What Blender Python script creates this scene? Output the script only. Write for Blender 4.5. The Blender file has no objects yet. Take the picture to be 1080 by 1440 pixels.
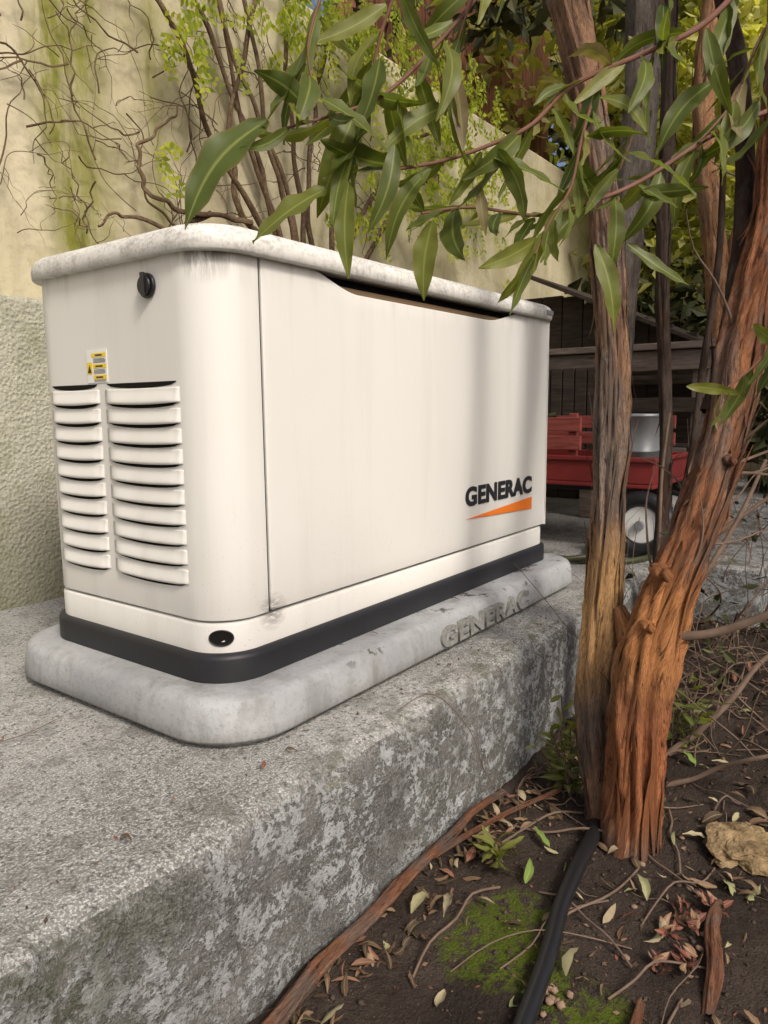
import bpy, bmesh, math, random
from mathutils import Vector, Matrix, noise
random.seed(7)
S=bpy.context.scene
COL=S.collection
H0=math.radians(36.37); CH,SH=math.cos(H0),math.sin(H0)
def V(x,q,z):
    # site axes (x across, q depth) turned into world axes
    q*=.945; z-=.015
    return Vector((q*CH+x*SH, q*SH-x*CH, z))
def rnd(a,b): return random.uniform(a,b)
def nz(x,y,z,s=1.0,o=3):
    return noise.fractal(Vector((x*s,y*s,z*s)),0.9,2.0,o)
right_=Vector((SH,-CH,0)); fw=Vector((CH,SH,0))

# ------------------------------------------------------------------ materials
class M:
    def __init__(s,name):
        s.m=bpy.data.materials.new(name); s.m.use_nodes=True
        s.t=s.m.node_tree; s.n=s.t.nodes; s.l=s.t.links
        s.b=s.n['Principled BSDF']; s.out=s.n['Material Output']
    def node(s,t,**k):
        n=s.n.new(t)
        for a,v in k.items(): setattr(n,a,v)
        return n
    def val(s,sock,v):
        if isinstance(v,bpy.types.NodeSocket): s.l.new(v,sock)
        else: sock.default_value=v
    def coord(s,kind='Object',scale=(1,1,1)):
        c=s.node('ShaderNodeTexCoord'); mp=s.node('ShaderNodeMapping')
        mp.inputs['Scale'].default_value=scale
        s.l.new(c.outputs[kind],mp.inputs[0]); return mp.outputs[0]
    def noise(s,scale,detail=4,rough=.55,vec=None,dist=0):
        n=s.node('ShaderNodeTexNoise'); n.inputs['Scale'].default_value=scale
        n.inputs['Detail'].default_value=min(detail,5); n.inputs['Roughness'].default_value=rough
        n.inputs['Distortion'].default_value=dist
        if vec is not None: s.l.new(vec,n.inputs['Vector'])
        return n.outputs['Fac']
    def vor(s,scale,vec=None,feat='F1'):
        n=s.node('ShaderNodeTexVoronoi',feature=feat); n.inputs['Scale'].default_value=scale
        if vec is not None: s.l.new(vec,n.inputs['Vector'])
        return n.outputs['Distance']
    def ramp(s,fac,stops):
        r=s.node('ShaderNodeValToRGB'); e=r.color_ramp.elements
        while len(e)<len(stops): e.new(.5)
        for i,(p,c) in enumerate(stops):
            e[i].position=p
            if not hasattr(c,'__len__'): c=(c,c,c)
            e[i].color=(c[0],c[1],c[2],1)
        s.l.new(fac,r.inputs[0]); return r.outputs[0]
    def mix(s,fac,a,b,mode='MIX'):
        n=s.node('ShaderNodeMix',data_type='RGBA',blend_type=mode)
        s.val(n.inputs[0],fac)
        for i,c in ((6,a),(7,b)):
            if not isinstance(c,bpy.types.NodeSocket): c=(c[0],c[1],c[2],1)
            s.val(n.inputs[i],c)
        return n.outputs[2]
    def math(s,op,a,b=0.0,clamp=False):
        n=s.node('ShaderNodeMath',operation=op); n.use_clamp=clamp
        s.val(n.inputs[0],a); s.val(n.inputs[1],b); return n.outputs[0]
    def bump(s,h,strength=.3,dist=.01):
        b=s.node('ShaderNodeBump'); b.inputs['Strength'].default_value=strength
        b.inputs['Distance'].default_value=dist; s.l.new(h,b.inputs['Height'])
        s.l.new(b.outputs[0],s.b.inputs['Normal'])
    def set(s,color=None,rough=None,spec=None,metal=None):
        if color is not None:
            s.val(s.b.inputs['Base Color'], color if isinstance(color,bpy.types.NodeSocket) else (*color,1))
        if rough is not None: s.val(s.b.inputs['Roughness'],rough)
        if spec is not None: s.val(s.b.inputs['Specular IOR Level'],spec)
        if metal is not None: s.val(s.b.inputs['Metallic'],metal)
        return s.m
    def attr(s):
        a=s.node('ShaderNodeAttribute',attribute_name='Col')
        sp=s.node('ShaderNodeSeparateColor'); s.l.new(a.outputs['Color'],sp.inputs[0])
        return sp.outputs[0],sp.outputs[1]
    def xyz(s,vec):
        n=s.node('ShaderNodeSeparateXYZ'); s.l.new(vec,n.inputs[0]); return n.outputs
    def spot(s,o,c,r,inner=0.0):
        vm=s.node('ShaderNodeVectorMath',operation='DISTANCE'); s.l.new(o,vm.inputs[0]); vm.inputs[1].default_value=c
        return s.ramp(vm.outputs['Value'],[(inner,1.0),(r,0.0)])

def plain(name,color,rough=.6,spec=.4,metal=0,var=.15,scale=40):
    m=M(name); o=m.coord()
    n=m.noise(scale,3,.6,o)
    c=m.mix(n,[x*(1-var) for x in color],[min(1,x*(1+var)) for x in color])
    m.set(c,rough,spec,metal); return m.m

def mk_paint(dirt=0.0,name='cream_powder_coat'):
    m=M(name); o=m.coord()
    big=m.noise(3.0,3,.5,o)
    c=m.mix(big,(.68,.665,.615),(.74,.73,.685))
    fine=m.noise(260,2,.7,o); patch=m.noise(9,4,.6,o)
    sp=m.ramp(fine,[(.66,0.0),(.73,1.0)])
    pm=m.ramp(patch,[(.45,0.0),(.7,1.0)])
    z=m.xyz(o)[2]
    low=m.ramp(z,[(.14,1.0),(.36,0.0)])
    k=m.math('MULTIPLY',sp,m.math('MULTIPLY',m.math('ADD',m.math('MULTIPLY',pm,.35),low,True),.55))
    c=m.mix(k,c,(.20,.18,.15))
    st=m.noise(34,5,.65,m.coord('Object',(1,1,.10)))
    up=m.ramp(z,[(.665,0.0),(.735,1.0)])
    g=m.math('MULTIPLY',m.ramp(st,[(.50,0.0),(.70,1.0)]),m.math('MULTIPLY',up,.32))
    c=m.mix(g,c,(.18,.16,.13))
    st2=m.noise(16,4,.6,m.coord('Object',(1,1,.06)))
    c=m.mix(m.math('MULTIPLY',m.ramp(st2,[(.52,0.0),(.75,1.0)]),.13),c,(.30,.27,.21))
    if not dirt:
        stk=m.noise(70,4,.75,m.coord('Object',(1,1,.18)))
        gr=m.math('MULTIPLY',m.spot(o,(.735,.860,.740),.06,.012),m.ramp(stk,[(.40,0.0),(.56,.9)]))
        c=m.mix(gr,c,(.09,.08,.065))
        gr2=m.math('MULTIPLY',m.spot(o,(.82,.830,.172),.035,.0),m.ramp(m.noise(90,5,.7,m.coord('Object',(.5,1,2))),[(.38,0.0),(.52,.85)]))
        c=m.mix(gr2,c,(.07,.06,.05))
    else:
        d=m.noise(24,5,.78,m.coord('Object',(1,1,2.5)))
        d2=m.noise(190,3,.7,o)
        tp=m.ramp(z,[(.732,.45),(.775,1.0)])
        dd=m.math('MULTIPLY',m.ramp(d,[(.40,0.0),(.60,1.0)]),m.ramp(d2,[(.40,.10),(.58,1.0)]))
        c=m.mix(m.math('MULTIPLY',m.math('MULTIPLY',dd,tp),dirt),c,(.24,.225,.19))
    m.bump(m.math('ADD',m.math('MULTIPLY',m.noise(500,2,.5,o),.03),m.noise(5,2,.5,o)),.12,.004)
    return m.set(c,.48 if not dirt else .7,.38)
paint=mk_paint(); lidpaint=mk_paint(.95,'weathered_lid_paint')
black=plain('black_plastic_base',(.020,.020,.023),.45,.4,0,.3,30)
darkin=plain('dark_interior',(.012,.011,.010),.9,.1)
brownin=plain('inner_gasket',(.16,.11,.065),.8,.2)
rubber=plain('black_rubber',(.012,.012,.013),.35,.5)
orange=plain('orange_print',(.82,.20,.02),.45,.4,0,.04)
ink=plain('black_print',(.02,.02,.025),.45,.4,0,.04)
white=plain('white_label',(.78,.78,.74),.5,.4,0,.05)
yellow=plain('yellow_label',(.80,.58,.03),.5,.4,0,.05)
greyink=plain('grey_print',(.22,.22,.22),.5,.3,0,.3,300)

def mk_pad():
    m=M('pad_concrete'); o=m.coord()
    a=m.noise(5,5,.6,o); f=m.noise(120,4,.7,o)
    c=m.mix(m.ramp(a,[(.3,0.0),(.7,1.0)]),(.28,.29,.295),(.43,.44,.44))
    c=m.mix(m.math('MULTIPLY',m.ramp(f,[(.52,0.0),(.75,1.0)]),.45),c,(.15,.15,.14))
    st=m.noise(14,5,.6,m.coord('Object',(1,1,.3)))
    c=m.mix(m.math('MULTIPLY',m.ramp(st,[(.54,0.0),(.70,1.0)]),.5),c,(.15,.145,.12))
    w=m.ramp(m.noise(13,5,.7,o),[(.58,0.0),(.62,.85)])
    x,y,z=m.xyz(o)
    c=m.mix(m.math('MULTIPLY',w,m.math('MULTIPLY',m.ramp(x,[(.88,0.0),(.95,1.0)]),m.ramp(z,[(.055,0.0),(.068,1.0)]))),c,(.055,.05,.035))
    c=m.mix(m.math('MULTIPLY',m.ramp(z,[(.0,.8),(.03,0.0)]),m.ramp(f,[(.35,.4),(.6,1.0)])),c,(.13,.12,.085))
    v=m.ramp(m.vor(45,o),[(.0,0.0),(.12,1.0)])
    m.bump(m.math('ADD',m.math('ADD',f,m.math('MULTIPLY',a,2)),m.math('MULTIPLY',v,.6)),.4,.003)
    return m.set(c,.85,.2)
pad_mat=mk_pad()

def mk_slab():
    m=M('old_concrete'); o=m.coord()
    big=m.noise(2.2,5,.65,o); mid=m.noise(10,5,.76,o); fine=m.noise(110,4,.75,o); agg=m.noise(300,2,.7,o)
    top=m.mix(m.ramp(big,[(.38,0.0),(.62,1.0)]),(.22,.218,.205),(.36,.355,.335))
    top=m.mix(m.ramp(agg,[(.50,0.0),(.58,.9)]),top,(.58,.57,.54))
    top=m.mix(m.ramp(fine,[(.38,.85),(.47,0.0)]),top,(.09,.087,.08))
    top=m.mix(m.math('MULTIPLY',m.ramp(mid,[(.50,0.0),(.60,1.0)]),.50),top,(.14,.135,.12))
    g=m.node('ShaderNodeNewGeometry'); nn=m.xyz(g.outputs['True Normal'])[2]
    isface=m.ramp(nn,[(.35,1.0),(.85,0.0)])
    x,y,z=m.xyz(o)
    near=m.ramp(x,[(.50,1.0),(.95,.0)])
    pn=m.math('ADD',m.noise(24,5,.85,o),m.math('MULTIPLY',m.math('SUBTRACT',fine,.5),.35))
    patches=m.ramp(pn,[(.495,0.0),(.525,1.0)])
    bigp=m.ramp(m.noise(5.5,5,.7,o),[(.38,0.05),(.50,1.0)])
    face=m.mix(m.ramp(mid,[(.35,0.0),(.62,1.0)]),(.10,.098,.09),(.19,.187,.175))
    face=m.mix(m.math('MULTIPLY',m.math('MULTIPLY',patches,bigp),m.math('SUBTRACT',.88,m.math('MULTIPLY',near,.30))),face,(.43,.45,.45))
    face=m.mix(m.math('MULTIPLY',m.ramp(agg,[(.52,0.0),(.62,1.0)]),.40),face,(.40,.39,.37))
    face=m.mix(m.ramp(fine,[(.36,.6),(.46,0.0)]),face,(.05,.048,.043))
    c=m.mix(isface,top,face)
    ms=m.ramp(m.noise(7,5,.75,o),[(.50,0.0),(.58,1.0)])
    damp=m.ramp(x,[(.33,1.0),(.50,0.0)])
    c=m.mix(m.math('MULTIPLY',m.math('MULTIPLY',ms,damp),m.math('ADD',m.math('MULTIPLY',isface,.5),.15)),c,(.045,.052,.024))
    my=m.ramp(y,[(.67,1.0),(.74,0.0)])
    band=m.math('MULTIPLY',m.math('MULTIPLY',my,m.ramp(m.noise(14,5,.76,o),[(.48,0.0),(.60,1.0)])),m.math('MULTIPLY',m.ramp(x,[(.5,0.3),(1.0,.75)]),m.math('SUBTRACT',1.0,m.math('MULTIPLY',isface,.75))))
    c=m.mix(band,c,(.080,.078,.045))
    h=m.math('ADD',m.math('MULTIPLY',fine,.8),m.math('ADD',mid,m.math('ADD',m.math('MULTIPLY',agg,.5),m.math('MULTIPLY',m.math('MULTIPLY',patches,isface),.25))))
    m.bump(h,1.0,.006)
    return m.set(c,.92,.15)
slab_mat=mk_slab()

def mk_stucco(c1,c2,bs,bd,streak,name):
    m=M(name); o=m.coord()
    big=m.noise(1.5,4,.6,o); st=m.noise(5,5,.66,m.coord('Object',(1,1,.12)))
    c=m.mix(m.ramp(big,[(.3,0.0),(.7,1.0)]),c1,c2)
    c=m.mix(m.math('MULTIPLY',m.ramp(st,[(.46,0.0),(.66,1.0)]),.55),c,[v*.55 for v in c1])
    c=m.mix(m.ramp(m.noise(60,5,.75,o),[(.5,0.0),(.8,.5)]),c,[v*.5 for v in c1])
    if streak:
        x=m.math('SUBTRACT',m.xyz(o)[0],.6)
        w=m.math('ADD',x,m.math('MULTIPLY',m.math('SUBTRACT',m.noise(5,5,.65,m.coord('Object',(1,1,.4))),.5),.20))
        b=m.ramp(w,[(.48,0.0),(.56,1.0),(.66,.95),(.74,0.0)])
        b2=m.ramp(w,[(.84,0.0),(.89,.7),(.95,.0)])
        gm=m.ramp(m.noise(18,5,.75,m.coord('Object',(1,1,.25))),[(.36,0.25),(.56,1.0)])
        c=m.mix(m.math('MULTIPLY',m.math('ADD',b,b2,True),m.math('MULTIPLY',gm,.92)),c,(.19,.20,.02))
        gg=m.ramp(m.noise(2.6,5,.75,o),[(.49,0.0),(.64,.6)])
        c=m.mix(gg,c,(.30,.275,.13))
    else:
        zz=m.xyz(o)[2]
        c=m.mix(m.ramp(zz,[(0.0,.7),(.35,0.0)]),c,(.13,.13,.08))
        c=m.mix(m.ramp(m.noise(5,5,.72,o),[(.50,0.0),(.64,.5)]),c,(.20,.21,.12))
    f=m.noise(bs,3,.65,o); v=m.vor(bs*.8,o)
    m.bump(m.math('ADD',f,v),bd,.005)
    return m.set(c,.95,.1)
wall_mat=mk_stucco((.47,.415,.27),(.60,.545,.385),60,.2,True,'cream_stucco')
low_mat=mk_stucco((.36,.35,.275),(.46,.45,.37),135,.75,False,'rough_stucco')

def mk_dirt():
    m=M('soil'); o=m.coord()
    a=m.noise(4,5,.65,o); f=m.noise(70,5,.75,o); g=m.noise(260,3,.7,o)
    c=m.mix(m.ramp(a,[(.35,0.0),(.65,1.0)]),(.040,.030,.024),(.088,.067,.053))
    c=m.mix(m.math('MULTIPLY',m.ramp(g,[(.55,0.0),(.75,1.0)]),.5),c,(.15,.12,.095))
    c=m.mix(m.ramp(f,[(.3,.8),(.42,0.0)]),c,(.018,.013,.010))
    s=m.math('ADD',m.spot(o,(.86,.43,-.27),.12,.02),m.math('ADD',m.spot(o,(.80,.27,-.27),.10),m.spot(o,(.94,.44,-.27),.08)),True)
    k=m.math('MULTIPLY',s,m.ramp(m.noise(34,5,.8,o),[(.40,0.0),(.54,1.0)]))
    k=m.ramp(k,[(.15,0.0),(.45,.95)])
    c=m.mix(k,c,m.mix(g,(.05,.075,.010),(.16,.20,.025)))
    m.bump(m.math('ADD',m.math('MULTIPLY',f,1.0),m.math('MULTIPLY',g,.5)),1.0,.014)
    return m.set(c,.95,.1)
dirt_mat=mk_dirt()

def mk_bark(name,a,b,c3,vs=(3,.7),bump=1.0,sun_spots=None):
    m=M(name); u=m.coord('UV',(vs[0],vs[1],1)); o=m.coord()
    n=m.noise(5,5,.75,m.coord('UV',(vs[0]*2.2,vs[1]*1.0,1)),.4)
    n2=m.noise(3,4,.6,u,.8)
    f=m.noise(34,4,.75,m.coord('UV',(vs[0]*2.4,vs[1]*.7,1)))
    c=m.mix(m.ramp(n2,[(.38,0.0),(.62,1.0)]),a,b)
    gp=m.ramp(m.noise(8,5,.72,m.coord('Object',(1,1,.35))),[(.48,0.0),(.58,.85)])
    c=m.mix(gp,c,c3)
    for fr in (sun_spots or []):  # each spot paints a patch of sunlight into the bark colour
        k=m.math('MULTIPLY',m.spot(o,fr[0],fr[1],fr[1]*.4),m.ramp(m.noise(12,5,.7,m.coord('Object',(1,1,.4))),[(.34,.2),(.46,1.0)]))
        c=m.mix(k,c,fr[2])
    c=m.mix(m.ramp(n,[(.54,0.0),(.70,.65)]),c,[min(1,v*1.5) for v in b])
    c=m.mix(m.ramp(n,[(.34,.92),(.44,0.0)]),c,(.030,.017,.012))
    c=m.mix(m.math('MULTIPLY',m.ramp(f,[(.42,0.7),(.50,0.0)]),.7),c,(.055,.030,.020))
    m.bump(m.math('ADD',n,m.math('MULTIPLY',f,.6)),bump,.014)
    return m.set(c,.88,.12)
bark_red=mk_bark('shredding_red_bark',(.24,.095,.048),(.50,.215,.10),(.29,.205,.155),sun_spots=[(tuple(V(.47,1.25,.13)),.15,(.66,.29,.11)),(tuple(V(.45,1.22,-.12)),.15,(.50,.19,.08))])  # orange spots paint sunlit areas onto the right stem
bark_tan=mk_bark('peeling_brown_bark',(.23,.14,.09),(.44,.255,.15),(.30,.24,.195),sun_spots=[(tuple(V(.40,1.35,.13)),.19,(.85,.50,.22))])  # bright orange spot is a sun patch painted on the left stem
bark_grey=mk_bark('grey_bark',(.11,.09,.075),(.19,.165,.14),(.26,.23,.20))
bark_dark=mk_bark('dark_bark',(.045,.028,.020),(.09,.055,.040),(.13,.10,.08))
bark_or=mk_bark('fresh_orange_bark',(.46,.22,.11),(.70,.40,.21),(.42,.30,.20))
branch_mat=mk_bark('fallen_branch_bark',(.30,.13,.075),(.55,.27,.15),(.27,.21,.17))
vine_mat=mk_bark('vine_stem_bark',(.13,.085,.050),(.22,.155,.095),(.07,.045,.03),(2,3),.4)
twig_mat=plain('dry_twig',(.14,.097,.070),.85,.2,0,.6,30)
def mk_wood(name,a,b,ax=(2,.25,2)):
    m=M(name); o=m.coord('Object',ax)
    n=m.noise(30,5,.7,o); c=m.mix(m.ramp(n,[(.3,0.0),(.7,1.0)]),a,b)
    m.bump(n,.5,.004); return m.set(c,.8,.2)
wood_old=mk_wood('weathered_wood',(.085,.068,.056),(.24,.195,.165))
wood_dark=mk_wood('dark_stained_wood',(.025,.020,.016),(.075,.057,.045))
wood_red=mk_wood('faded_red_wood',(.18,.040,.032),(.36,.10,.08))
fence_mat=mk_wood('redwood_fence_boards',(.12,.05,.03),(.30,.14,.085),(3,3,.2))
red_metal=plain('red_enamel',(.19,.022,.020),.5,.4,0,.5,9)
galv=plain('galvanised_metal',(.34,.36,.37),.5,.5,.5,.4,10)

def mk_leaf(name,stops,trans=.4,rough=.45,vein=True,spec=.28):
    m=M(name); r,g=m.attr()
    c=m.ramp(r,stops)
    if vein:
        o=m.coord(); n=m.noise(90,3,.6,o)
        c=m.mix(m.math('MULTIPLY',m.ramp(n,[(.5,0.0),(.75,1.0)]),.28),c,(.05,.05,.015))
        c=m.mix(m.ramp(g,[(.0,.6),(.14,0.0)]),c,(.32,.34,.11))
        c=m.mix(m.ramp(g,[(.85,0.0),(1.0,.5)]),c,(.20,.13,.05))
    m.set(c,rough,spec)
    if trans>0:
        tr=m.node('ShaderNodeBsdfTranslucent')
        tc=m.mix(1.0,c,(1.9,2.0,.6),'MULTIPLY'); m.l.new(tc,tr.inputs[0])
        mx=m.node('ShaderNodeMixShader'); mx.inputs[0].default_value=trans
        m.l.new(m.b.outputs[0],mx.inputs[1]); m.l.new(tr.outputs[0],mx.inputs[2]); m.l.new(mx.outputs[0],m.out.inputs[0])
    return m.m
leaf_fg=mk_leaf('hopbush_leaf',[(0,(.050,.075,.018)),(.5,(.110,.135,.032)),(.85,(.19,.20,.05)),(1,(.22,.17,.11))],.38,.43)
leaf_yel=mk_leaf('yellow_green_leaf',[(0,(.14,.19,.02)),(.5,(.30,.35,.04)),(1,(.46,.46,.08))],.5,.5,False)
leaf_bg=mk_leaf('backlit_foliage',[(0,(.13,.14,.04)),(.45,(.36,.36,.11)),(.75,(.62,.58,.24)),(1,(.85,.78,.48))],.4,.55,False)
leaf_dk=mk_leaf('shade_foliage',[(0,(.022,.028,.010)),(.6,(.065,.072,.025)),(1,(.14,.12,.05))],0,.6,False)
litter_mat=mk_leaf('leaf_litter_leaf',[(0,(.05,.032,.022)),(.4,(.12,.068,.043)),(.65,(.20,.13,.08)),(.8,(.18,.055,.040)),(.93,(.36,.30,.19)),(1,(.13,.20,.04))],0,.75)
succ_mat=mk_leaf('red_succulent_leaf',[(0,(.10,.028,.028)),(.6,(.19,.06,.045)),(1,(.26,.17,.10))],0,.5)

# ------------------------------------------------------------------ mesh helpers
def empty(name):
    e=bpy.data.objects.new(name,None); COL.objects.link(e); return e
def obj(name,verts,faces,mat=None,parent=None,smooth=False,uv=None,col=None):
    me=bpy.data.meshes.new(name); me.from_pydata([tuple(v) for v in verts],[],faces); me.update()
    if uv:
        l=me.uv_layers.new(name='UVMap')
        for lp in me.loops: l.data[lp.index].uv=uv[lp.vertex_index]
    if col:
        a=me.color_attributes.new('Col','FLOAT_COLOR','POINT')
        flat=[]
        for c in col: flat+= [c[0],c[1],0,1]
        a.data.foreach_set('color',flat)
    if smooth: me.polygons.foreach_set('use_smooth',[True]*len(me.polygons))
    if mat: me.materials.append(mat)
    o=bpy.data.objects.new(name,me); COL.objects.link(o)
    if parent: o.parent=parent
    return o
def bevel(o,w=.003,seg=2,ang=40):
    b=o.modifiers.new('b','BEVEL'); b.width=w; b.segments=seg; b.limit_method='ANGLE'; b.angle_limit=math.radians(ang); return o
def box(name,x0,x1,y0,y1,z0,z1,mat,parent=None,bv=.003,rot=None):
    c=Vector(((x0+x1)/2,(y0+y1)/2,(z0+z1)/2)); a,b,d=(x1-x0)/2,(y1-y0)/2,(z1-z0)/2
    vs=[Vector((sx*a,sy*b,sz*d)) for sx in(-1,1) for sy in(-1,1) for sz in(-1,1)]
    if rot: vs=[rot@v for v in vs]
    fs=[(0,1,3,2),(4,6,7,5),(0,4,5,1),(2,3,7,6),(0,2,6,4),(1,5,7,3)]
    o=obj(name,[v+c for v in vs],fs,mat,parent)
    if bv: bevel(o,bv)
    return o
def rrect(x0,x1,y0,y1,r,n=10,nf=1):
    r=max(r,.0005); P=[]
    for (cx,cy,a0) in ((x0+r,y0+r,180),(x1-r,y0+r,270),(x1-r,y1-r,0),(x0+r,y1-r,90)):
        for i in range(n+1):
            a=math.radians(a0+90*i/n); P.append((cx+r*math.cos(a),cy+r*math.sin(a)))
    return P
def loft(name,x0,x1,y0,y1,r,prof,mat,parent=None,capt=True,capb=False,n=12):
    vs=[];fs=[];k=4*(n+1)
    for (i,z) in prof:
        for (x,y) in rrect(x0+i,x1-i,y0+i,y1-i,r-i,n): vs.append((x,y,z))
    for j in range(len(prof)-1):
        for a in range(k):
            b=(a+1)%k; fs.append((j*k+a,j*k+b,(j+1)*k+b,(j+1)*k+a))
    if capt: fs.append(tuple((len(prof)-1)*k+a for a in range(k)))
    if capb: fs.append(tuple(reversed(range(k))))
    return obj(name,vs,fs,mat,parent,True)
def cr(pts,sub):
    out=[];n=len(pts)
    for i in range(n-1):
        p0=pts[max(i-1,0)];p1=pts[i];p2=pts[i+1];p3=pts[min(i+2,n-1)]
        for k in range(sub):
            t=k/sub
            out.append(tuple(.5*((2*b)+(-a+c)*t+(2*a-5*b+4*c-d)*t*t+(-a+3*b-3*c+d)*t**3) for a,b,c,d in zip(p0,p1,p2,p3)))
    out.append(tuple(pts[-1])); return out
def tube_data(pts,seg=8,rough=0,sub=5,uvs=1.0,flut=0,seed=0):
    P=cr(pts,sub); vs=[];fs=[];uv=[]; L=0; prev=None
    N=None
    for i,p in enumerate(P):
        c=Vector(p[:3]); r=max(p[3],.0003)
        if i<len(P)-1: T=(Vector(P[i+1][:3])-c)
        if T.length<1e-7: T=Vector((0,0,1))
        T=T.normalized()
        if N is None:
            N=T.orthogonal().normalized()
        N=(N-T*N.dot(T)); N=N.normalized() if N.length>1e-6 else T.orthogonal().normalized()
        B=T.cross(N)
        if prev is not None: L+=(c-prev).length
        prev=c
        for k in range(seg+1):
            a=2*math.pi*(k%seg)/seg
            d=N*math.cos(a)+B*math.sin(a)
            rr=r
            if rough or flut:
                tw=a+L*1.2
                rr*=1+rough*nz(d.x*1.3+seed,d.y*1.3,L*9+d.z)+flut*nz(math.cos(tw)*3.4+seed,math.sin(tw)*3.4,L*3.0,1,3)+flut*.45*nz(math.cos(tw)*9+seed,math.sin(tw)*9,L*5.0,1,2)
            vs.append(c+d*rr); uv.append((k/seg*max(r,.02)*20*uvs,L*4*uvs))
    m=seg+1
    for i in range(len(P)-1):
        for k in range(seg): fs.append((i*m+k,i*m+k+1,(i+1)*m+k+1,(i+1)*m+k))
    return vs,fs,uv
class Acc:
    def __init__(s): s.v=[];s.f=[];s.u=[];s.c=[]
    def add(s,vs,fs,uv=None,col=None):
        o=len(s.v); s.v+=list(vs); s.f+=[tuple(i+o for i in f) for f in fs]
        if uv: s.u+=uv
        if col: s.c+=col
    def tube(s,pts,**k): s.add(*tube_data(pts,**k))
    def make(s,name,mat,parent=None,smooth=True):
        return obj(name,s.v,s.f,mat,parent,smooth,s.u or None,s.c or None)
def leaf(acc,base,tip,w,val,curl=.12,n=6,side=None,fold=.25):
    base=Vector(base);tip=Vector(tip);d=tip-base;L=d.length;T=d.normalized()
    if side is None: side=Vector((rnd(-1,1),rnd(-1,1),rnd(-.4,.4)))
    Sd=(side-T*side.dot(T)); Sd=Sd.normalized() if Sd.length>1e-5 else T.orthogonal().normalized(); Nn=T.cross(Sd)
    vs=[];col=[]
    tw=rnd(-.6,.6); bend=rnd(-.09,.09)
    for i in range(n+1):
        t=i/n; hw=w/2*(math.sin(math.pi*min(1,t**.8*.97+.03)))**.8 if i<n else .0004
        if i==0: hw=.0010
        c=base+d*t+Nn*(curl*L*math.sin(math.pi*t))+Sd*(bend*L*math.sin(math.pi*t))
        s2=(Sd*math.cos(tw*t)+Nn*math.sin(tw*t)); n2=T.cross(s2)
        wav=.10*w*math.sin(t*17+val*30)
        vs+=[c-s2*hw+n2*(fold*hw+wav),c-s2*hw*.5+n2*fold*hw*.4,c,c+s2*hw*.5+n2*fold*hw*.4,c+s2*hw+n2*(fold*hw-wav)]
        col+=[(val,1),(val,.5),(val,0),(val,.5),(val,1)]
    fs=[]
    for i in range(n):
        for k in range(4): a=i*5+k; fs.append((a,a+1,a+6,a+5))
    acc.add(vs,fs,None,col)
def chip(acc,c,size,val,asp=.5):
    T=Vector((rnd(-1,1),rnd(-1,1),rnd(-1,.6))).normalized(); Sd=T.cross(Vector((rnd(-1,1),rnd(-1,1),rnd(-1,1)))).normalized(); Nn=T.cross(Sd)
    c=Vector(c); L=size;w=size*asp*.5
    vs=[c,c+T*L*.45-Sd*w+Nn*w*.3,c+T*L,c+T*L*.45+Sd*w+Nn*w*.3]
    acc.add(vs,[(0,1,2),(0,2,3)],None,[(val,.5)]*4)

# ------------------------------------------------------------------ ground, slab, walls
def gz(x,y):
    z=-.272+.012*nz(x,y,0,3.0)+.007*nz(x,y,5,14)+.0035*nz(x,y,2,45)
    if x>1.5: z+=min(.16,(x-1.5)*.09)
    d=.63-y
    if 0<d<.10: z+=.018*(1-d/.10)*(.6+nz(x,y,3,8))
    return z
xs=[-60,-20,-6,-2,-.6]+[-.3+i*.015 for i in range(160)]+[2.15+i*.06 for i in range(60)]+[6,8,12,20,60]
ys=[-60,-20,-6,-2,-1.2]+[-.8+i*.06 for i in range(10)]+[-.2+i*.012 for i in range(72)]+[.70,1.5,2.2,3,5,8,14,25,60]
vs=[(x,y,gz(x,y)) for y in ys for x in xs]; nx=len(xs)
fs=[(j*nx+i,j*nx+i+1,(j+1)*nx+i+1,(j+1)*nx+i) for j in range(len(ys)-1) for i in range(nx-1)]
obj('ground',vs,fs,dirt_mat,None,True)

prof=[(1.90,0),(1.6,0),(1.4,0),(1.2,0),(1.0,0),(.9,0),(.8,0),(.74,0),(.70,0),(.67,0),(.655,-.001),(.645,-.004),(.637,-.010),(.632,-.020),(.630,-.035)]+[(.63,-.05-i*.02) for i in range(13)]+[(.63,-.5)]
vs=[];N=700
for i in range(N+1):
    x=-1.5+i*(7.0/N)
    chipk=max(0,nz(x,4,3,9)-.05)+.6*max(0,nz(x,8,3,30)-.05)
    for (y,z) in prof:
        e=1 if y<.70 else .4
        zz=z+(.0022*nz(x,y,3,11)+.0012*nz(x,y,9,40))*(1 if z>-.03 else 0)
        yy=y+e*(.006*nz(x,z,1,7)+.003*nz(x,z,2,30))
        if .62<y<.66 and z>-.03: zz-=.014*chipk; yy+=.014*chipk
        vs.append((x,yy,zz))
k=len(prof)
fs=[(i*k+j,(i+1)*k+j,(i+1)*k+j+1,i*k+j+1) for i in range(N) for j in range(k-1)]
obj('concrete_slab',vs,fs,slab_mat,None,True)
st=empty('concrete_step')
box('step_body',2.45,4.6,.36,.612,-.4,-.012,slab_mat,st,.012)

w=empty('retaining_wall')
box('stucco_face',-2,2.3,1.84,1.915,-.3,.785,low_mat,w,.012)
w2=empty('stucco_wall')
box('wall_body',-3,5.12,1.925,2.10,-.3,1.96,wall_mat,w2,.012)

fe=empty('wooden_fence')
for i in range(16):
    x=2.95+i*.155
    box('board_%d'%i,x,x+.142,2.42+rnd(-.004,.004),2.442,1.2,3.4+rnd(-.02,.02),fence_mat,fe,.003)
box('rail_1',2.9,5.5,2.445,2.49,1.7,1.79,fence_mat,fe)
box('rail_2',2.9,5.5,2.445,2.49,2.9,2.99,fence_mat,fe)

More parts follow.
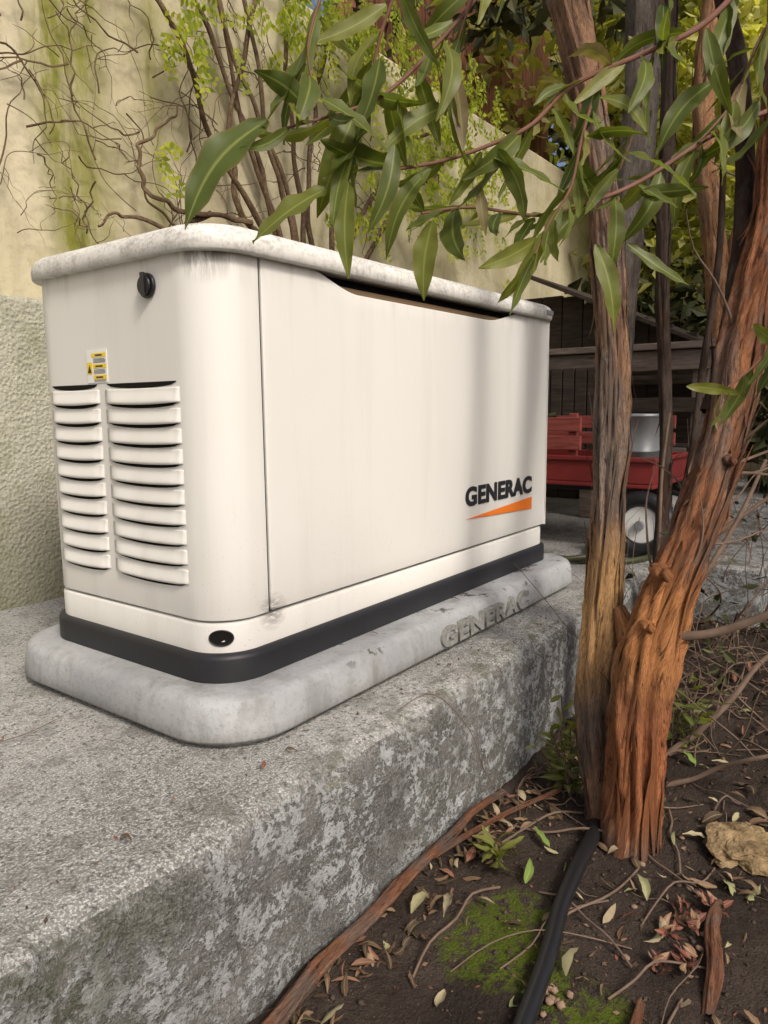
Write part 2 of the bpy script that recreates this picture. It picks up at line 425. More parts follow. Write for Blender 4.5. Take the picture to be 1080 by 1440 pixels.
# ------------------------------------------------------------------ concrete pad
X0,X1,Y0,Y1=.712,1.918,.832,1.325
pad=empty('equipment_pad')
loft('pad_body',.64,1.985,.745,1.392,.125,[(.020,0.0),(.018,.007),(.003,.011),(0,.016),(.002,.045),(.005,.062),(.010,.070),(.018,.0745),(.028,.076),(.10,.0755)],pad_mat,pad,True,False,20)
def textmesh(s,name,mat,parent,width,height,loc,rot,offset=.0,extr=.0005,space=1.0):
    c=bpy.data.curves.new(name,'FONT'); c.body=s; c.offset=offset; c.extrude=extr; c.resolution_u=5; c.space_character=space
    o=bpy.data.objects.new(name,c); COL.objects.link(o)
    dg=bpy.context.evaluated_depsgraph_get(); dg.update()
    me=bpy.data.meshes.new_from_object(o.evaluated_get(dg)); bpy.data.objects.remove(o)
    xs=[v.co.x for v in me.vertices];ys=[v.co.y for v in me.vertices]
    x0,x1,y0,y1=min(xs),max(xs),min(ys),max(ys)
    for v in me.vertices:
        v.co.x=(v.co.x-x0)/(x1-x0)*width; v.co.y=(v.co.y-y0)/(y1-y0)*height
    me.materials.clear(); me.materials.append(mat)
    ob=bpy.data.objects.new(name,me); COL.objects.link(ob); ob.location=loc; ob.rotation_euler=rot; ob.parent=parent
    return ob
textmesh('GENERAC','cast_lettering',pad_mat,pad,.40,.042,(1.20,.7445,.016),(math.radians(90),0,0),.035,.0045,1.1)

# ------------------------------------------------------------------ generator
gen=empty('standby_generator')
loft('black_base',.700,1.93,.820,1.337,.085,[(.0,.0765),(0,.112),(.002,.118),(.010,.1215),(.03,.122)],black,gen,True,False,16)
loft('plinth',X0-.001,X1+.001,Y0-.001,Y1,.075,[(.0,.119),(0,.164),(.003,.168),(.012,.169)],paint,gen,True,False,16)
loft('inner_cabinet',X0+.012,X1-.012,Y0+.014,Y1-.012,.062,[(0,.16),(0,.71),(.02,.745)],darkin,gen,True,False,8)
def arc(cx,cy,r,a0,a1,n=14):
    return [(cx+r*math.cos(math.radians(a0+(a1-a0)*i/n)),cy+r*math.sin(math.radians(a0+(a1-a0)*i/n))) for i in range(n+1)]
R=.074
def line(a,b,n): return [(a[0]+(b[0]-a[0])*i/n,a[1]+(b[1]-a[1])*i/n) for i in range(n+1)]
left=line((1.3,Y1),(X0+R,Y1),4)+arc(X0+R,Y1-R,R,90,180)[1:]+line((X0,Y1-R),(X0,Y0+R),10)[1:]+arc(X0+R,Y0+R,R,180,270)[1:]+line((X0+R,Y0),(.8125,Y0),2)[1:]
right=line((1.8885,Y0),(1.8886,Y0),1)+arc(X1-R*.4,Y0+R*.4,R*.4,270,360)+line((X1,Y0+R),(X1,Y1-R),4)+arc(X1-R,Y1-R,R,0,90)[1:]+line((X1-R,Y1),(1.31,Y1),4)[1:]
door=line((.8165,Y0),(1.885,Y0),80)
def ss(a,b,t):
    t=max(0,min(1,(t-a)/(b-a))); return t*t*(3-2*t)
def scal(x): return .734-.034*ss(.90,1.06,x)*(1-ss(1.54,1.75,x))
def skin(name,path,z0,top,out=0,mat=paint,rows=12):
    vs=[];fs=[];n=len(path)
    for j in range(rows+1):
        for (x,y) in path:
            zt=top(x) if callable(top) else top
            t=j/rows; z=z0+(zt-z0)*t
            b=0
            if name=='access_door':
                b=-.0035*math.sin(math.pi*min(1,max(0,(x-.8165)/1.07)))*math.sin(math.pi*t)
            vs.append((x,y-out+b,z))
    for j in range(rows):
        for i in range(n-1): fs.append((j*n+i,j*n+i+1,(j+1)*n+i+1,(j+1)*n+i))
    o=obj(name,vs,fs,mat,gen,True)
    s=o.modifiers.new('s','SOLIDIFY'); s.thickness=.007; s.offset=-1
    bevel(o,.002,3,50)
    return o
skin('side_panel',left,.1725,.735)
skin('corner_panel',right,.1725,.735)
skin('access_door',door,.1745,scal,.0015,rows=20)
box('gasket',.9,1.78,Y0+.003,Y0+.016,.690,.7105,brownin,gen,.002)
loft('lid',.697,1.936,.813,1.340,.088,[(.012,.728),(.003,.7275),(0,.730),(-.001,.742),(.001,.751),(.006,.759),(.016,.7655),(.034,.770),(.08,.774),(.18,.777)],lidpaint,gen,True,True,18)
box('lid_nameplate',1.83,1.87,.8105,.8135,.738,.750,greyink,gen,.001)
lv=Acc();sl=Acc()
def louver(y0,y1,zl,hh=.0225,D=.0068,hood=True):
    nu,nv=20,10; vs=[];fs=[]
    if hood:
        for j in range(nv+1):
            t=j/nv
            for i in range(nu+1):
                s=i/nu; e=min(s,1-s)/.12; e=max(0,min(1,e)); e=e*e*(3-2*e)
                f=(t*t*(3-2*t)) if t<.9 else .972-.2*((t-.9)/.1)**2
                arch=.0035*math.sin(math.pi*s)
                z=zl+hh*(1-t)-arch*t*.8
                vs.append((X0-.0006-D*f*e,y0+(y1-y0)*s,z))
        m=nu+1
        for j in range(nv):
            for i in range(nu): fs.append((j*m+i,(j+1)*m+i,(j+1)*m+i+1,j*m+i+1))
        lv.add(vs,fs)
    vs=[];fs=[];n=16
    for i in range(n+1):
        s=i/n; y=y0+(y1-y0)*(.03+.94*s); a=max(0,math.sin(math.pi*s))**.45
        top=.006*a if hood else .0005
        vs+=[(X0-.0009,y,zl+top),(X0-.0009,y,zl-.0008-.0078*a)]
    for i in range(n): fs.append((2*i,2*i+1,2*i+3,2*i+2))
    sl.add(vs,fs)
for i in range(11):
    z=.543-.0314*i
    louver(.905,1.096,z,hood=i>0); louver(1.114,1.262,z,hood=i>0)
o=lv.make('louver_hoods',paint,gen); s=o.modifiers.new('s','SOLIDIFY'); s.thickness=.0014; s.offset=0
sl.make('louver_slots',darkin,gen,False)
a0=math.radians(222); cx,cy=X0+.074,Y0+.074
hv=[]
for i in range(24):
    a=2*math.pi*i/24; ds=.019*math.cos(a); aa=a0+ds/.0765
    hv.append((cx+.0765*math.cos(aa),cy+.0765*math.sin(aa),.146+.0125*math.sin(a)))
obj('cable_hole',hv,[tuple(range(24))],darkin,gen)
g=Acc(); g.tube([(*h,.0012) for h in hv]+[(*hv[0],.0012)],seg=6,sub=1); g.make('hole_rim',rubber,gen)
def cyl(name,c,axis,r,h,mat,parent,n=24,bv=.002):
    ax=Vector(axis).normalized(); N=ax.orthogonal().normalized(); B=ax.cross(N); c=Vector(c)
    vs=[c+ax*d+(N*math.cos(2*math.pi*i/n)+B*math.sin(2*math.pi*i/n))*r for d in(0,h) for i in range(n)]
    fs=[(i,(i+1)%n,n+(i+1)%n,n+i) for i in range(n)]+[tuple(range(n))[::-1],tuple(range(n,2*n))]
    o=obj(name,vs,fs,mat,parent,False)
    if bv: bevel(o,bv,2,50)
    return o
cyl('lock_flange',(X0-.0005,.966,.6875),(-1,0,0),.0190,.006,rubber,gen)
cyl('lock_cap',(X0-.0065,.966,.6875),(-1,0,0),.0150,.005,rubber,gen)
box('lock_tab',X0-.015,X0-.010,.960,.968,.672,.706,rubber,gen,.001)
xl=X0-.0012
box('label_back',xl,xl+.0009,1.086,1.144,.546,.600,white,gen,0)
for zz in (.5915,.5735,.5555):
    box('label_strip',xl-.0005,xl-.0001,1.088,1.129 if zz>.58 else 1.126,zz-.0035,zz+.0030,yellow,gen,0)
box('label_icon_ground',xl-.0005,xl-.0001,1.1285,1.143,.5605,.580,yellow,gen,0)
obj('label_icon',[(xl-.0008,1.130,.5625),(xl-.0008,1.1415,.5625),(xl-.0008,1.1357,.576)],[(0,1,2)],ink,gen)
for zb in (.586,.568,.551):
    for kk in range(4):
        z=zb-.0020*kk
        if z<.5475: continue
        box('label_text',xl-.0005,xl-.0001,1.089+rnd(0,.006),1.124,z-.0009,z,greyink,gen,0)
for zz in (.5915,.5735,.5555):
    box('label_title',xl-.0009,xl-.0006,1.098,1.118,zz-.0016,zz+.0008,ink,gen,0)
yt=Y0-.0015-.0037
textmesh('GENERAC','front_lettering',ink,gen,.352,.046,(1.438,yt+.0002,.272),(math.radians(90),0,0),.042,.0006,1.06)
obj('orange_wedge',[(1.438,yt,.2435),(1.792,yt,.2285),(1.792,yt,.2605)],[(0,1,2)],orange,gen)
for i in range(9):
    z=.24+i*.032
    box('end_label_%d'%i,1.9175,1.9195,.866,.905,z,z+.028,white if i%3 else orange,gen,0)

# ------------------------------------------------------------------ trees
def vt(pts): 
    out=[]
    for (x,q,z,r) in pts:
        v=V(x,q,z); out.append((v.x,v.y,v.z,r))
    return out
def strips(acc,path,n,wid,L=(.08,.25),lift=.01):
    P=cr(path,10)
    for _ in range(n):
        i=random.randrange(0,len(P)-3); a=rnd(0,6.28); ln=rnd(*L)
        pts=[];acc_l=0;j=i
        tw=rnd(-2,2); both=random.random()<.4; lf_=lift*rnd(.2,1.6)
        while j<len(P) and acc_l<ln:
            c=Vector(P[j][:3])
            if pts: acc_l+=(c-pl).length
            pl=c; t=acc_l/ln; aa=a+tw*acc_l
            d=Vector((math.cos(aa),math.sin(aa),0))
            q=abs(2*t-1)**3 if both else t**3
            pts.append((c+d*(P[j][3]*1.04+lf_*q),d)); j+=1
        if len(pts)<3: continue
        w0=rnd(.3,1)*wid
        vs=[];uv=[];n_=len(pts)
        for m,(p,d) in enumerate(pts):
            sd=d.cross(Vector((0,0,1))); t=m/(n_-1); w1=w0*(1-.85*abs(2*t-1)**1.5); vs+=[p-sd*w1,p+d*w1*.3,p+sd*w1]; uv+=[(0+a,t*ln*4),(.15+a,t*ln*4),(.3+a,t*ln*4)]
        fs=[]
        for m in range(n_-1):
            for k in range(2): b=m*3+k; fs.append((b,b+1,b+4,b+3))
        acc.add(vs,fs,uv)
t1=vt([(.428,1.265,-.34,.060),(.430,1.262,-.27,.050),(.437,1.27,-.157,.044),(.443,1.28,-.03,.046),(.462,1.29,.07,.052),(.494,1.31,.178,.043),(.545,1.34,.286,.039),(.590,1.37,.396,.037),(.625,1.4,.496,.037),(.648,1.42,.61,.040),(.681,1.45,.738,.033),(.715,1.48,.869,.029),(.729,1.5,1.035,.027),(.741,1.52,1.224,.026),(.76,1.56,1.6,.026),(.8,1.65,2.1,.02)])
t1b=vt([(.60,1.41,.50,.02),(.648,1.45,.66,.022),(.690,1.53,.86,.018),(.715,1.6,1.03,.018),(.709,1.65,1.208,.018),(.679,1.7,1.417,.017),(.64,1.75,1.8,.014)])
t2=vt([(.420,1.335,-.34,.048),(.418,1.33,-.27,.040),(.404,1.365,-.137,.035),(.400,1.38,-.001,.034),(.406,1.39,.133,.032),(.4145,1.4,.331,.028),(.421,1.42,.5246,.030),(.4185,1.44,.653,.027),(.412,1.48,.849,.026),(.389,1.52,1.048,.027),(.357,1.57,1.254,.032),(.332,1.62,1.466,.030),(.31,1.7,2.0,.025)])
t1c=vt([(.455,1.30,.03,.03),(.44,1.33,.10,.022),(.425,1.36,.15,.012)])
T=empty('shredding_bark_tree')
a=Acc(); a.tube(t1,seg=56,sub=14,rough=.10,flut=.30,seed=1); a.tube(t1c,seg=16,sub=6,flut=.3,seed=9)
for (x,q,z,r) in [(.47,1.265,.235,.015),(.445,1.255,.145,.010),(.60,1.33,.42,.010)]:
    v=V(x,q,z)
    a.tube([(v.x+.02,v.y+.02,v.z,r*.8),(v.x,v.y,v.z,r),(v.x-.008,v.y-.006,v.z,r*.8),(v.x-.006,v.y-.004,v.z,r*.2)],seg=14,sub=3,rough=.3)
strips(a,t1,170,.008,(.06,.32),.014); a.make('right_stem',bark_red,T)
a=Acc(); a.tube(t1b,seg=16,sub=8,rough=.1,flut=.25,seed=3); a.make('upper_limb',bark_dark,T)
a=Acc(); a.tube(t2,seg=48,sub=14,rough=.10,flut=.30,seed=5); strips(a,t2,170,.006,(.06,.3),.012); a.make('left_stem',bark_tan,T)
br=[(.462,1.30,.115,.010),(.50,1.27,.122,.0085),(.56,1.24,.14,.0075),(.64,1.2,.19,.006),(.75,1.2,.26,.004)]
a=Acc(); a.tube(vt(br),seg=10,sub=6,rough=.1)
for i in range(24):
    p=random.choice(t1[5:14]); d=(right_*rnd(-.05,1)+fw*rnd(-.2,1)+Vector((0,0,rnd(-.2,.9)))).normalized(); pts=[];c=Vector(p[:3]); L=rnd(.15,.4)
    for k in range(5):
        pts.append((*c,.0032*(1-k/5.5))); d=(d+Vector((rnd(-.4,.4),rnd(-.4,.4),rnd(-.3,.3)))).normalized(); c=c+d*L/4
    a.tube(pts,seg=6,sub=3)
a.make('side_twigs',twig_mat,T)

T3=empty('grey_tree')
g3=vt([(.478,1.62,-.34,.026),(.48,1.63,-.27,.024),(.488,1.66,-.043,.024),(.500,1.70,.286,.026),(.520,1.73,.605,.029),(.540,1.75,.909,.032),(.5555,1.75,1.127,.034),(.558,1.76,1.34,.036),(.56,1.77,1.64,.035),(.57,1.8,2.2,.03)])
a=Acc(); a.tube(g3,seg=28,sub=10,rough=.05,flut=.14,seed=11); strips(a,g3,20,.006); a.make('trunk',bark_grey,T3)
T4=empty('dark_shrub_tree')
g4=vt([(.775,2.1,-.3,.022),(.765,2.1,-.1,.02),(.76,2.08,.14,.017),(.770,2.1,.432,.017),(.7435,2.1,.806,.017),(.738,2.1,1.161,.018),(.733,2.1,1.5,.018),(.72,2.1,2.1,.014)])
g4b=vt([(.765,2.1,-.28,.014),(.80,2.1,.1,.012),(.86,2.15,.35,.011),(.90,2.2,.6,.010),(.93,2.2,.95,.009),(.92,2.2,1.4,.008)])
a=Acc(); a.tube(g4,seg=20,sub=10,rough=.08,flut=.25,seed=12); a.tube(g4b,seg=12,sub=8,rough=.1); strips(a,g4,40,.005); a.make('trunk',bark_dark,T4)
T5=empty('peeling_tree')
g5=vt([(1.42,3.2,-.3,.06),(1.40,3.2,.1,.05),(1.383,3.2,.5,.047),(1.364,3.2,.9,.045),(1.336,3.2,1.148,.042),(1.284,3.2,1.444,.04),(1.258,3.2,1.707,.038),(1.269,3.2,1.937,.036),(1.3,3.2,2.5,.03)])
g5b=vt([(1.36,3.2,.9,.03),(1.44,3.2,1.25,.026),(1.52,3.2,1.6,.024),(1.5,3.2,2.2,.02)])
a=Acc(); a.tube(g5,seg=24,sub=8,rough=.08,flut=.25,seed=14); a.tube(g5b,seg=14,sub=6,rough=.08,flut=.2); strips(a,g5,50,.012); a.make('trunk',bark_or,T5)

a=Acc()
for (x,q,z,r,n) in [(.45,1.8,2.4,.5,300),(.8,1.7,2.4,.5,300),(.7,2.1,2.7,.6,250),(1.3,3.2,2.9,.8,250),(.85,2.3,2.5,.5,200)]:
    c=V(x,q,z)
    cl=[(c+Vector((rnd(-r,r),rnd(-r,r),rnd(-r*.4,r*.6)))) for _ in range(14)]
    for i in range(n):
        k=random.choice(cl); chip(a,k+Vector((random.gauss(0,.09),random.gauss(0,.09),random.gauss(0,.09))),rnd(.06,.10),random.random()**1.3,.3)
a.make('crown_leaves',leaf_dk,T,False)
ST=empty('added_shade_tree')  # unseen tree, added to shade the wagon and table area
a=Acc(); a.tube([(3.3,-1.9,-.4,.11),(3.25,-1.85,.6,.09),(3.1,-1.8,1.4,.08),(2.9,-1.7,2.2,.06),(2.7,-1.5,2.9,.03)],seg=20,sub=6,rough=.1,flut=.2)
for (p,r) in [((2.0,-1.1,2.7),.03),((3.6,-1.0,2.8),.03),((2.6,-.6,2.9),.025),((3.9,-1.9,2.7),.03)]:
    a.tube([(3.1,-1.8,1.5,.05),((3.1+p[0])/2,(-1.8+p[1])/2,2.2,.04),(*p,.015)],seg=12,sub=6,rough=.1)
a.make('trunk',bark_dark,ST)
a=Acc()
for _ in range(60):
    cx_,cy_,cz_=rnd(1.3,4.3),rnd(-2.3,-.55),rnd(2.5,3.3)
    if cx_-cy_*.4<1.9: continue
    for i in range(22): chip(a,(cx_+random.gauss(0,.14),cy_+random.gauss(0,.14),cz_+random.gauss(0,.10)),rnd(.14,.26),random.random(),.5)
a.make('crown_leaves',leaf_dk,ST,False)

# ------------------------------------------------------------------ leafy foreground branches
FB=empty('hopbush_branch')
stems=[
 [(.338,.75,.9006),(.281,.72,.841),(.223,.70,.809),(.159,.68,.777),(.123,.66,.7405),(.0887,.64,.7195),(.048,.62,.701),(.0097,.60,.689)],
 [(.187,.70,.794),(.168,.68,.737),(.155,.66,.692),(.136,.65,.662),(.123,.64,.6356)],
 [(.0967,.66,.857),(.0486,.62,.789),(.005,.60,.742),(-.030,.58,.721),(-.0635,.56,.7055)],
 [(.415,.80,.811),(.325,.78,.7735),(.245,.76,.724),(.194,.74,.7006),(.144,.72,.684),(.0787,.70,.6865),(.034,.68,.677)],
 [(.02,.6,.83),(.001,.6,.781),(-.010,.6,.7375),(-.021,.58,.697)],
 [(.481,.9,.621),(.428,.9,.559),(.388,.9,.527)],
 [(.10,.64,.90),(.08,.62,.84),(.06,.62,.79),(.05,.62,.745)],
 [(-.02,.62,.86),(-.04,.6,.81),(-.05,.58,.765),(-.045,.57,.73)],
 [(.25,.72,.90),(.24,.72,.83),(.23,.73,.77),(.215,.73,.725)],
 [(.40,.78,.92),(.36,.78,.86),(.335,.78,.80),(.30,.77,.76)],
]
rad=[.0028,.0016,.0020,.0026,.0014,.002,.0014,.0014,.0016,.002]
dens=[.95,1.3,1.1,1.05,1.0,.8,.9,.7,.8,1.3]
a=Acc(); lf=Acc()
for st_,r0,dn in zip(stems,rad,dens):
    P=[V(*p) for p in st_]; n=len(P)
    a.tube([(p.x,p.y,p.z,r0*(1-.6*i/(n-1))) for i,p in enumerate(P)],seg=8,sub=6,rough=.05)
    C=cr([tuple(p) for p in P],10); L=0; nxt=0.0
    for i in range(1,len(C)):
        c0=Vector(C[i-1]);c=Vector(C[i]); L+=(c-c0).length; Td=(c-c0).normalized()
        if L>nxt and i>3:
            nxt=L+.0125/dn*rnd(.6,1.4)
            d=(Td*rnd(.2,1.0)+right_*rnd(-.7,.7)+fw*rnd(-.6,.6)+Vector((0,0,rnd(-.8,.45)))).normalized()
            ln=rnd(.034,.074); b=c+d*.004
            t=b+d*ln+Vector((0,0,-.012*rnd(0,1.4)))
            sd=(right_*rnd(.3,1)+fw*rnd(-.8,.8)+Vector((0,0,rnd(-.5,.5))))
            leaf(lf,b,t,ln*rnd(.19,.30),min(1,max(0,random.gauss(.5,.25))),rnd(-.14,.18),9,sd)
expl=[((-.077,.56,.7105),(-.132,.54,.6346),.027,.25),((-.039,.58,.671),(-.090,.56,.630),.020,.65),((-.023,.58,.676),(-.024,.58,.608),.015,.6),
((.042,.66,.666),(.035,.66,.603),.020,.7),((.1875,.70,.655),(.206,.70,.579),.018,.6),((.087,.64,.710),(.145,.64,.6826),.013,.4),((.08,.66,.693),(.086,.66,.654),.010,.98),
((.207,.70,.731),(.273,.70,.694),.020,.45),((.24,.75,.71),(.30,.74,.712),.014,.3),((.2215,.72,.6585),(.279,.72,.622),.012,.35),((.300,.74,.8025),(.251,.74,.74),.020,.3),
((.351,.9,.536),(.417,.9,.5265),.013,.85),((.03,.6,.735),(-.03,.59,.757),.016,.4),((.05,.62,.74),(.0,.6,.70),.016,.6),((.0,.6,.765),(-.02,.58,.70),.018,.3),
((.36,.78,.80),(.30,.77,.745),.018,.35),((.43,.8,.82),(.37,.78,.80),.018,.5),((.40,.85,.60),(.45,.85,.575),.015,.7),((.01,.58,.70),(-.01,.58,.64),.014,.3),((-.05,.57,.72),(-.085,.56,.742),.016,.2)]
for b,t,wd,val in expl:
    b=V(*b);t=V(*t)
    leaf(lf,b,t,wd,val,.07,12,right_*1.0+fw*rnd(-.4,.4)+Vector((0,0,.5*rnd(-1,1))) ,.2)
a.make('stems',plain('reddish_stem',(.17,.08,.055),.6,.3,0,.3),FB); lf.make('leaves',leaf_fg,FB)

# ------------------------------------------------------------------ wall vine
VN=empty('climbing_vine')
a=Acc(); leaves=Acc()
def vine(pts,r0,r1,sub=4,y=1.86):
    C=cr([(x,z) for x,z in pts],4); n=len(C); P=[]; sd=rnd(0,90)
    for i,(x,z) in enumerate(C):
        k=.018
        P.append((x+k*nz(sd,i*.55,0),min(1.895,y+.02*nz(sd+5,i*.4,2)),z+k*nz(sd,i*.55,7),(r0+(r1-r0)*i/(n-1))*(1+.12*nz(sd,i*.9,3))))
    a.tube(P,seg=9,sub=sub,rough=.15,flut=.15); return P
main=[[(2.05,.02),(2.02,.6),(1.98,1.05),(1.86,1.35),(1.70,1.62),(1.55,1.95)],
[(2.07,.02),(2.05,.7),(1.98,1.15),(1.84,1.5),(1.78,1.95)],
[(2.00,.02),(1.95,.9),(1.82,1.12),(1.66,1.30),(1.55,1.52),(1.42,1.68),(1.25,1.72)],
[(2.1,.02),(2.12,.9),(2.10,1.4),(2.16,1.7),(2.28,2.0)],
[(2.08,.02),(2.0,.8),(1.9,1.2),(1.80,1.42),(1.6,1.75),(1.45,2.0)],
[(2.1,.02),(2.2,.9),(2.4,1.3),(2.7,1.6),(3.1,1.8)],
[(2.15,.02),(2.3,.9),(2.62,1.35),(3.0,1.6),(3.2,2.0)],
[(2.03,.02),(2.04,.9),(2.03,1.3),(1.97,1.6),(2.0,2.0)],
[(1.98,.02),(1.90,.95),(1.75,1.15),(1.72,1.4),(1.80,1.65),(1.88,1.95)],
[(2.06,.02),(2.0,.9),(1.86,1.25),(1.76,1.5),(1.66,1.95)],
[(2.12,.02),(2.16,.9),(2.2,1.3),(2.34,1.6),(2.4,2.0)],
[(1.78,1.12),(1.60,1.10),(1.44,1.10),(1.36,1.13),(1.345,1.22),(1.42,1.30),(1.50,1.38)],
[(1.60,1.11),(1.45,1.03),(1.30,1.05),(1.20,1.0)],
[(1.90,1.0),(1.7,.98),(1.5,1.04),(1.38,1.12)]]
for i,m in enumerate(main): vine(m,.0125 if i<11 else .009,.006 if i<11 else .003,y=1.83+.012*(i%5))
for _ in range(120):
    side=random.random()
    if side<.55: x,z=rnd(.85,1.7),rnd(.85,1.6)
    else: x,z=rnd(1.6,3.0),rnd(1.15,1.9)
    ang=rnd(0,6.28); pts=[];L=rnd(.12,.5); r=rnd(.0012,.0032)
    if random.random()<.4: ang=rnd(-.5,.5)+math.pi/2
    bias=rnd(-.15,.15)
    for k in range(11):
        pts.append((x,rnd(1.868,1.895),z,r*(1-k/13))); ang+=bias+rnd(-.45,.45); x+=math.cos(ang)*L/10; z+=math.sin(ang)*L/10
    a.tube(pts,seg=5,sub=2)
    for pi in (3,6,8):
        if random.random()<.65:
            p=pts[pi]; an=ang+random.choice((-1,1))*rnd(.5,1.3); q=[]
            x2,z2=p[0],p[2]; l2=L*rnd(.04,.09)
            for k in range(5):
                q.append((x2,rnd(1.868,1.895),z2,r*.55*(1-k/6))); x2+=math.cos(an)*l2; z2+=math.sin(an)*l2; an+=rnd(-.4,.4)
            a.tube(q,seg=5,sub=2)
a.make('stems',vine_mat,VN)
def spray(c,L,ang,n=7,sz=.03):
    c=Vector(c); d=Vector((math.cos(ang),rnd(-.4,.1),math.sin(ang))).normalized()
    sd=d.cross(Vector((0,1,0))).normalized()
    for i in range(n):
        p=c+d*L*i/n+Vector((0,0,-.04*(i/n)**2)); v=random.random()
        for s in (-1,1):
            t=p+(sd*s+d*.5+Vector((0,rnd(-.5,.2),rnd(-.3,.2)))).normalized()*sz*rnd(.7,1.1)
            b=Vector(p); T_=(t-b); S_=T_.cross(Vector((rnd(-.3,.3),1,rnd(-.3,.3)))).normalized()*sz*.24
            leaves.add([b,b+T_*.5-S_,t,b+T_*.5+S_],[(0,1,2,3)],None,[(v,.5)]*4)
for (x,z,sx,sz,n) in [(2.9,1.75,.35,.22,140),(2.4,1.85,.25,.15,60),(2.6,1.4,.30,.16,44),(1.95,1.7,.15,.12,24),(2.1,1.85,.2,.1,36),(1.55,1.58,.12,.08,14),(1.45,1.72,.1,.05,6),(3.3,1.55,.25,.25,44),(1.36,1.2,.05,.04,3),(2.3,1.2,.2,.1,12),(3.0,1.3,.3,.12,18)]:
    for _ in range(n):
        spray((random.gauss(x,sx*.6),rnd(1.66,1.86),random.gauss(z,sz*.6)),rnd(.07,.14),rnd(0,6.28))
leaves.make('leaves',leaf_yel,VN,False)

# ------------------------------------------------------------------ background vegetation
BG=empty('background_foliage')
def cloud(name,mat,cl,size,asp=.5,parent=BG,skew=1.0):
    a=Acc()
    for (x,q,z,rx,rz,n) in cl:
        subs=[(x+rnd(-rx,rx),q+rnd(-rx,rx)*.6,z+rnd(-rz,rz),random.random()) for _ in range(max(4,n//60))]
        for i in range(n):
            s=random.choice(subs); c=V(s[0]+random.gauss(0,rx*.16),s[1]+random.gauss(0,rx*.16),s[2]+random.gauss(0,rz*.14))
            chip(a,c,rnd(*size),min(1,max(0,(s[3]*.6+random.random()*.4)))**skew,asp)
    return a.make(name,mat,parent,False)
cloud('bright_leaves',leaf_bg,[(2.0,5.2,2.2,.7,.9,2300),(2.7,5.6,1.8,.8,.9,1800),(1.6,4.8,2.7,.6,.7,1500),(3.2,6,2.4,.8,1.2,1500),(1.2,5.4,3.0,.8,.8,1400),(2.2,5.0,3.2,1,.8,1500)],(.07,.15))
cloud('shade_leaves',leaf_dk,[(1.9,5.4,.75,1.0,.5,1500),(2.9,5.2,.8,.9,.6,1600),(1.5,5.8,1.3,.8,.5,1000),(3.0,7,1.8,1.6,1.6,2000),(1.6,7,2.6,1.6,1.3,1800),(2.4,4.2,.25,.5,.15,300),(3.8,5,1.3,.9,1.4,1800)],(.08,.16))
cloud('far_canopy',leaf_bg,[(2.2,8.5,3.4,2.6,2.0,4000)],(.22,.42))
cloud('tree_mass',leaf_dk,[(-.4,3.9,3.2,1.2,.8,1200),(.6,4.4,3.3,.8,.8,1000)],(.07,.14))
vs=[];fs=[];n=24
for j in range(9):
    for i in range(n+1):
        t=j/8; x=1.5-6+i*.8; q=7+t*9
        v=V(x,q,-.35+2.6*t**.7+.25*nz(x,q,0,.6)); vs.append(v)
for j in range(8):
    for i in range(n): fs.append((j*(n+1)+i,j*(n+1)+i+1,(j+1)*(n+1)+i+1,(j+1)*(n+1)+i))
hm=M('hill_ground'); o=hm.coord(); c=hm.mix(hm.noise(6,5,.7,o),(.06,.05,.028),(.17,.15,.07)); hm.set(c,.95,.1); hm.bump(hm.noise(20,5,.7,o),1,.05)
obj('hillside',vs,fs,hm.m,None,True)
gw=empty('garden_wall')
bm_=M('old_brick'); o=bm_.coord()
brn=bm_.node('ShaderNodeTexBrick'); bm_.l.new(bm_.coord('Object',(1,1,1)),brn.inputs[0]); brn.inputs['Scale'].default_value=4
brn.inputs['Color1'].default_value=(.22,.16,.11,1); brn.inputs['Color2'].default_value=(.32,.25,.18,1); brn.inputs['Mortar'].default_value=(.13,.11,.09,1)
bm_.set(bm_.mix(bm_.noise(9,5,.7,o),brn.outputs[0],(.09,.08,.05),'MIX'),.9,.1)
rot=Matrix.Rotation(H0-math.pi/2,3,'Z')
c=V(2.4,6.2,.5); box('brick_body',c.x-1.8,c.x+1.8,c.y-.12,c.y+.12,-.4,1.45,bm_.m,gw,.02,rot)

TH=empty('dry_undergrowth')
a=Acc()
def slab_or_ground(b): return gz(b.x,b.y) if b.y<.63 else 0.0
for _ in range(230):
    x=rnd(.50,1.5);q=rnd(1.5,3.2)
    if x/q>.75: continue
    b=V(x,q,0)
    if b.y>.63: continue
    b.z=gz(b.x,b.y)
    d=Vector((rnd(-.7,.7),rnd(-.7,.5),rnd(.3,1.1))).normalized(); L=rnd(.2,.7);pts=[];c=b.copy();r=rnd(.0012,.0038)
    for k in range(7):
        pts.append((*c,r*(1-k/8))); d=(d+Vector((rnd(-.35,.35),rnd(-.35,.35),rnd(-.3,.2)))).normalized(); c=c+d*L/6
    a.tube(pts,seg=5,sub=3)
for _ in range(230):
    x=rnd(.9,2.6); y=rnd(-.3,.60); an=rnd(0,3.14); L=rnd(.05,.28); r=rnd(.0007,.0024); pts=[]
    if x<1.15 and y<.15: continue
    for k in range(5):
        pts.append((x,y,gz(x,y)+.004+.02*math.sin(k*.8)*random.random(),r)); an+=rnd(-.4,.4); x+=math.cos(an)*L/4; y=min(.60,y+math.sin(an)*L/4)
    a.tube(pts,seg=5,sub=3)
